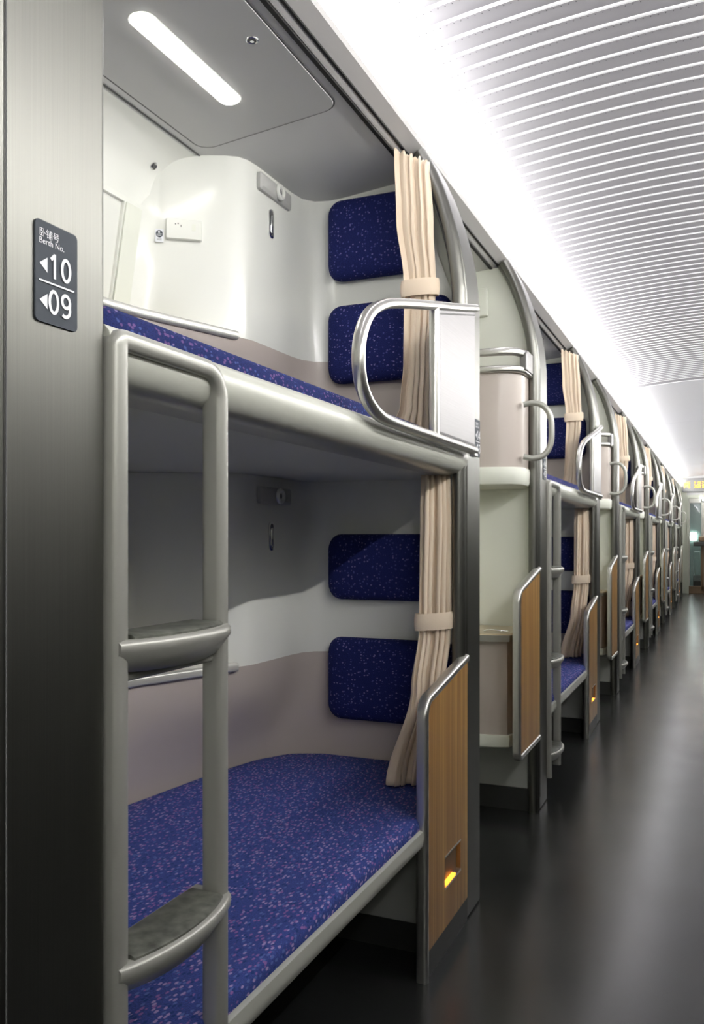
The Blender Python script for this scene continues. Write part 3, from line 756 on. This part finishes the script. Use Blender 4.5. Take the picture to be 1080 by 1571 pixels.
put(MB().prism([(3.690, 1.958), (3.89, 1.958), (3.89, 2.050), (3.705, 2.050), (3.690, 2.035)], -0.799, -0.768, 'x'), 'side_plate', 'alu_bright', pod, bevel=0.006)
hd = [(-0.785, 3.69, 1.812), (-0.745, 3.69, 1.818), (-0.705, 3.69, 1.806), (-0.676, 3.69, 1.765), (-0.669, 3.69, 1.70), (-0.674, 3.69, 1.635), (-0.700, 3.69, 1.592), (-0.745, 3.69, 1.578), (-0.785, 3.69, 1.586)]
hd = [(-0.785 + (x + 0.785) * 1.0, 3.70 + (x + 0.785) * 0.25, z) for x, _, z in hd]
put(MB().sweep(catmull(hd, 5), circle(0.0125, 12), ref=(0, 1, 0)), 'grab_handle', 'cast', pod, angle=80)
put(MB().box(-0.79, -0.772, 3.885, 3.905, 1.46, 2.10), 'gap_strip', 'dark', pod, smooth=False)
rep(pod, 'pinkish box with metal top rail and grab handle beyond the {w} bunk', 'boxes with grab handles')

tb = root('table_cabinet', (-0.80, 3.90, 0.10), 'cabinet')
put(MB().loft([podring(0.395, 0.012, 3.55, -0.80), podring(0.795, 0.012, 3.55, -0.80)]), 'cabinet_body', 'pink', tb, angle=40)
put(MB().loft([podring(0.335, 0.02, 3.55, -0.80), podring(0.345, 0.004, 3.55, -0.80), podring(0.385, 0.0, 3.55, -0.80), podring(0.395, 0.004, 3.55, -0.80)]), 'cabinet_base', 'white_matt', tb, angle=40)
put(MB().loft([podring(0.795, -0.005, 3.53, -0.795), podring(0.822, -0.008, 3.53, -0.795)]), 'table_edge', 'cast', tb, angle=40)
put(MB().loft([podring(0.822, 0.0, 3.53, -0.795), podring(0.828, 0.003, 3.53, -0.795)]), 'table_top', 'table', tb, angle=40)
put(MB().box(-1.70, -0.80, 3.86, 3.90, 0.10, 0.335), 'underseat_panel', 'underseat', tb, smooth=False)
put(MB().box(-1.70, -0.79, 3.85, 3.90, 0.0, 0.10), 'skirting', 'skirt', tb, smooth=False)
lt = MB().sweep(catmull([(-0.93, 3.60, 0.833), (-0.90, 3.585, 0.840), (-0.865, 3.59, 0.838), (-0.83, 3.60, 0.835)], 4), rrect(0.006, 0.012, 0.002, 2), ref=(0, 0, 1))
put(lt, 'table_latch', 'chrome', tb)
rep(tb, 'pinkish cabinet with cream table top behind the {w} hanging wood screen', 'table cabinets')

# ---- fittings of the berths
# strip light in the upper berth ceiling
sl_ = root('ceiling_strip_light', (-1.255, 1.855, 2.46), 'light')
ceil_piece(rr2(-1.289, -1.222, 1.625, 2.082, 0.0333, 8), 0.000, 0.0055, 'light_frame', 'white', sl_, smooth=False)
ceil_piece(rr2(-1.284, -1.227, 1.630, 2.077, 0.028, 8), 0.004, 0.0075, 'diffuser', 'lamp', sl_, smooth=False)
rep(sl_, 'lit white strip lamp in the ceiling of the {w} upper berth', 'berth strip lamps', 4)
# small round fittings
dl = root('ceiling_speaker', (-1.071, 1.855, 2.47), 'fitting')
ring_ = ring(MB(), (-1.071, 1.855, 2.470), (0, 0, 1), 0.0135, 0.003); put(ring_, 'chrome_ring', 'chrome', dl)
put(cyl(MB(), (-1.071, 1.855, 2.468), (0, 0, 1), 0.0115, 0.006, 20), 'dark_centre', 'seam', dl)
put(cyl(MB(), (-1.071, 1.855, 2.4655), (0, 0, 1), 0.005, 0.004, 14), 'button', 'chrome', dl)
rep(dl, 'small round chrome fitting beside the strip lamp of the {w} upper berth', 'round ceiling fittings', 2)
sk = root('sprinkler_head', (-1.600, 2.17, 2.375), 'fitting')
ax = (0.75, 0, -0.66)
put(ring(MB(), (-1.600, 2.17, 2.374), ax, 0.0105, 0.0028), 'chrome_ring', 'chrome', sk)
put(cyl(MB(), (-1.603, 2.17, 2.377), ax, 0.008, 0.008, 16, 0.005), 'nozzle', 'seam', sk)
rep(sk, 'small chrome nozzle on the curved side ceiling of the {w} upper berth', 'side ceiling nozzles', 2)

def oriented(center, u, n_):
    """returns f(a,b,c): a along u (horizontal), b up, c outwards along n"""
    u = Vector(u).normalized(); n_ = Vector(n_).normalized(); c0 = Vector(center); up_ = Vector((0, 0, 1))
    return lambda a, b, c: tuple(c0 + u * a + up_ * b + n_ * c)
def oplate(f, w_, h_, r, c0, c1, n=4, taper=0.0, shift=(0, 0)):
    o1 = rrect(w_, h_, r, n); o2 = rrect(w_ - taper * 2, h_ - taper * 2, max(r - taper, 0.001), n)
    return MB().loft([[f(a + shift[0], b + shift[1], c0) for a, b in o1], [f(a + shift[0], b + shift[1], c0 + (c1 - c0) * 0.6) for a, b in o1], [f(a + shift[0], b + shift[1], c1) for a, b in o2]])
for z_off, tier in ((0, 'upper'), (-1.05, 'lower')):
    fu = (0.10, 0.071, 0); fn = (0.071, -0.10, 0)
    if tier == 'upper':
        f = oriented((-1.545, 2.251, 2.195), fu, fn)
        so = root('power_socket', (-1.545, 2.251, 2.195), 'socket')
        put(oplate(f, 0.112, 0.066, 0.006, 0.0, 0.013, taper=0.003), 'socket_plate', 'white', so, angle=50)
        dots = MB()
        for a, b, ww, hh in ((-0.026, 0.014, 0.0035, 0.0035), (-0.018, 0.016, 0.0035, 0.0035), (-0.009, 0.009, 0.0022, 0.007)):
            dots.loft([[f(a + p[0], b + p[1], c) for p in rrect(ww, hh, 0.001, 2)] for c in (0.0128, 0.0135)])
        put(dots, 'socket_holes', 'dark', so, smooth=False)
        put(oplate(f, 0.012, 0.020, 0.002, 0.0128, 0.0145, shift=(0.030, 0.006)), 'rocker_switch', 'white_matt', so)
        rep(so, 'white power socket plate on the moulded wall of the {w} upper berth', 'berth power sockets', 2)
        # sticker
        fs_ = oriented((-1.606, 2.207, 2.172), fu, fn)
        sk2 = root('notice_sticker', (-1.606, 2.207, 2.172), 'sticker')
        put(oplate(fs_, 0.026, 0.040, 0.002, 0.004, 0.0055), 'sticker_backing', 'print', sk2, smooth=False)
        disc = MB(); disc.loft([[fs_(0.0105 * math.cos(a * PI / 10), 0.005 + 0.0115 * math.sin(a * PI / 10), c) for a in range(20)] for c in (0.0055, 0.0062)])
        put(disc, 'round_symbol', 'plaque', sk2, smooth=False)
        sy = MB(); sy.loft([[fs_(-0.001 + 0.0035 * math.cos(a * PI / 6), 0.010 + 0.0035 * math.sin(a * PI / 6), c) for a in range(12)] for c in (0.0062, 0.0066)])
        for q in range(3): sy.loft([[fs_(a, b, c) for a, b in ((-0.008 + q * 0.001, 0.003 - q * 0.003), (0.008 - q * 0.001, 0.005 - q * 0.003), (0.008 - q * 0.001, 0.006 - q * 0.003), (-0.008 + q * 0.001, 0.004 - q * 0.003))] for c in (0.0062, 0.0066)])
        put(sy, 'symbol_mark', 'print', sk2, smooth=False)
        ln = MB()
        for q in range(2): ln.loft([[fs_(a, b, c) for a, b in ((-0.007, -0.0115 - q * 0.003), (0.007, -0.0115 - q * 0.003), (0.007, -0.0105 - q * 0.003), (-0.007, -0.0105 - q * 0.003))] for c in (0.0055, 0.0058)])
        put(ln, 'small_print', 'seam', sk2, smooth=False)
        rep(sk2, 'small round black sticker left of the socket in the {w} upper berth', 'round notice stickers', 2)
    # reading light
    fc = oriented((-1.388, 2.545, 2.400 + z_off if tier == 'upper' else 1.372), (0, 1, 0), (1, 0, 0))
    cz0 = 2.400 if tier == 'upper' else 1.372
    rg = root('reading_light', (-1.388, 2.545, cz0), 'light')
    put(oplate(fc, 0.215, 0.056, 0.006, 0.0, 0.018, taper=0.010), 'housing', 'lightbox', rg, angle=40)
    put(ring(MB(), fc(0.012, 0.0, 0.022), (1, 0, 0), 0.019, 0.008), 'lamp_ring', 'white', rg)
    put(cyl(MB(), fc(0.012, 0.0, 0.014), (1, 0, 0), 0.013, 0.008, 18), 'lens', 'seam', rg)
    rep(rg, 'grey reading light box below the ceiling of the {w} %s berth' % tier, '%s berth reading lights' % tier, 2)
    # recessed coat hook
    hk = root('coat_hook', (-1.388, 2.53, 2.287 + z_off), 'hook')
    fh = oriented((-1.388, 2.53, 2.287 + z_off), (0, 1, 0), (1, 0, 0))
    o1, o2 = rrect(0.032, 0.098, 0.0158, 6), rrect(0.021, 0.084, 0.0103, 6)
    mbh = MB(); mbh.loft([[fh(a, b, -0.002) for a, b in o1], [fh(a, b, 0.003) for a, b in o1], [fh(a, b, 0.004) for a, b in o2], [fh(a, b, 0.001) for a, b in o2]], caps=False)
    put(mbh, 'hook_surround', 'chrome', hk, angle=40)
    put(MB().loft([[fh(a, b, 0.0) for a, b in o2], [fh(a, b, 0.0012) for a, b in o2]]), 'recess', 'seam', hk, smooth=False)
    o3 = rrect(0.014, 0.066, 0.0068, 5)
    put(MB().loft([[fh(a, b - 0.004, 0.001) for a, b in o3], [fh(a, b - 0.004, 0.005) for a, b in o3], [fh(a * 0.6, b * 0.94 - 0.004, 0.0075) for a, b in o3]]), 'hook_flap', 'chrome', hk, angle=50)
    rep(hk, 'recessed chrome coat hook on the wall of the {w} %s berth' % tier, '%s berth coat hooks' % tier, 2)
# small box on the partition above the pod
wb = lone(MB().box(-1.04, -0.99, 3.875, 3.90, 2.262, 2.392), 'wall_light', 'white_matt', 'fitting', (-1.015, 3.90, 2.262), bevel=0.006)
rep(wb, 'small white box on the partition above the {w} bunk end box', 'white partition boxes', 2)

# ---- copy everything along the aisle
for o in ALL():
    if o.parent: KIDS.setdefault(o.parent.name, []).append(o)
for o, label, group, bays in repeat:
    for k in range(1, bays):
        c = dup(o, P * k, label.format(w=ORD[k]))
for k in range(1, NB):
    dup(pB, P * k, 'arched aluminium post at the far end of the %s berth' % ORD[k])
pB['label'] = 'arched aluminium post at the far end of the nearest berth'; pB['group'] = 'far end bunk posts'
for o in ALL():
    if o.parent is None and o.name.startswith('bunk_post'): o['group'] = 'far end bunk posts'
KIDS_A = KIDS[pA.name]
pA['label'] = 'broad aluminium post at the left edge, carrying plate 10 and 09'
for k in range(1, NB + 1):
    dup(pA, P * k, 'broad aluminium post at the ladder of the %s bunk' % ORD[k])
for o in ALL():
    if o.parent is None and o.name.startswith('entry_post'): o['group'] = 'ladder side posts'

# ================================================================== FAR END OF THE CAR
ew = MB(); ye, yf = 20.9, 20.98
st(MB().box(-1.75, -0.70, ye, yf, 0, 2.75).build('wall_back', 'green_grey', smooth=False))
st(MB().box(0.70, 1.75, ye, yf, 0, 2.75).build('wall_back', 'green_grey', smooth=False))
st(MB().box(-0.70, 0.70, ye, yf, 2.24, 2.9).build('wall_back', mat('grey_header', (0.36, 0.36, 0.36), 0.4), smooth=False))
dr = MB().box(-0.70, -0.66, ye - 0.02, yf, 0, 2.24).box(0.66, 0.70, ye - 0.02, yf, 0, 2.24).box(-0.66, 0.66, ye - 0.02, yf, 2.17, 2.24).build('door_1', 'green_grey', smooth=False); st(dr)
MB().box(-0.65, -0.385, ye + 0.02, ye + 0.03, 0.28, 2.08).build('door_pane', 'glass', dr, smooth=False)
MB().box(-0.66, -0.635, ye, ye + 0.05, 0.06, 2.17).box(-0.40, -0.33, ye, ye + 0.05, 0.06, 2.17).box(-0.66, -0.33, ye, ye + 0.05, 2.06, 2.17).build('door_frame', 'cast', dr, bevel=0.006)
MB().box(-0.66, -0.33, ye - 0.01, ye + 0.05, 0.0, 0.17).build('door_kick_plate', 'brown', dr, bevel=0.006)
MB().box(-0.40, -0.34, ye - 0.01, ye - 0.002, 0.06, 1.1).build('brown_edge', 'brown', dr, bevel=0.002)
st(MB().box(-1.75, 1.75, 23.9, 24.0, 0, 2.9).build('wall_back', mat('far_vestibule_wall', (0.09, 0.13, 0.12), 0.35), smooth=False))
st(MB().box(-1.75, 1.75, yf, 24.0, 2.75, 2.8).build('ceiling', 'white_matt', smooth=False))
# things at the end
dp = root('led_display', (-0.4, 20.88, 2.33), 'display')
put(MB().box(-0.80, 0.80, 20.86, 20.90, 2.31, 2.62), 'display_case', mat('display_grey', (0.17, 0.17, 0.17), 0.3), dp, bevel=0.01)
rnd = random.Random(4); led = MB()
for cxk in (-0.76, -0.54, -0.38, -0.22, -0.06, 0.10, 0.26):
    for i in range(7):
        for j in range(8):
            if rnd.random() < (0.72 if (i + j) % 2 else 0.5):
                led.box(cxk + i * 0.019, cxk + i * 0.019 + 0.015, 20.856, 20.862, 2.395 + j * 0.019, 2.410 + j * 0.019)
put(led, 'led_dots', 'amber_led', dp, smooth=False)
for c in COL.objects:
    if c.name.startswith('led_dots'): c['kind'] = 'stuff'
tag(dp, 'grey display with blurred amber letters above the far door', 'display')
for xk in (-0.40, -0.35):
    o = lone(cyl(MB(), (xk, 20.87, 2.185 - (0.06 if xk > -0.38 else 0)), (0, 1, 0), 0.022, 0.03, 16), 'indicator_lamp', 'end_lamp', 'lamp', (xk, 20.87, 2.16))
    tag(o, 'tiny white indicator lamp under the amber display, the ' + ('upper one' if xk < -0.38 else 'lower one'), 'lamp')
tag(lone(MB().box(-0.73, -0.56, 23.84, 23.9, 1.21, 1.41), 'end_lamp', 'end_lamp', 'lamp', (-0.64, 23.9, 1.2), bevel=0.025), 'bright white lamp seen through the glass of the far door', 'lamp')
sh = lone(MB().box(-0.56, -0.10, 20.70, 20.89, 1.08, 1.18), 'wall_shelf', 'skirt', 'shelf', (-0.3, 20.89, 1.08), bevel=0.015); tag(sh, 'black ledge across the far door, below the white lamp', 'shelf')
bg = lone(MB().box(-0.45, -0.32, 20.74, 20.86, 1.18, 1.30), 'parcel', 'brown', 'parcel', (-0.38, 20.80, 1.18), bevel=0.03); tag(bg, 'brown parcel resting on the black ledge at the far door', 'parcel')
tp = lone(MB().box(-0.56, -0.43, 21.35, 21.6, 0.40, 0.95), 'teal_cabinet', 'teal', 'cabinet', (-0.5, 21.5, 0.40), bevel=0.02)
tp.location.z = 0.0 + 0.40
tag(tp, 'pale teal cabinet low behind the far glass door', 'cabinet')
put_ = MB().box(-0.58, -0.41, 21.36, 21.62, 0.0, 0.40); put_.v = [tuple(Vector(p) - Vector(tp.location)) for p in put_.v]
put_.build('dark_plinth', 'skirt', tp, bevel=0.01)
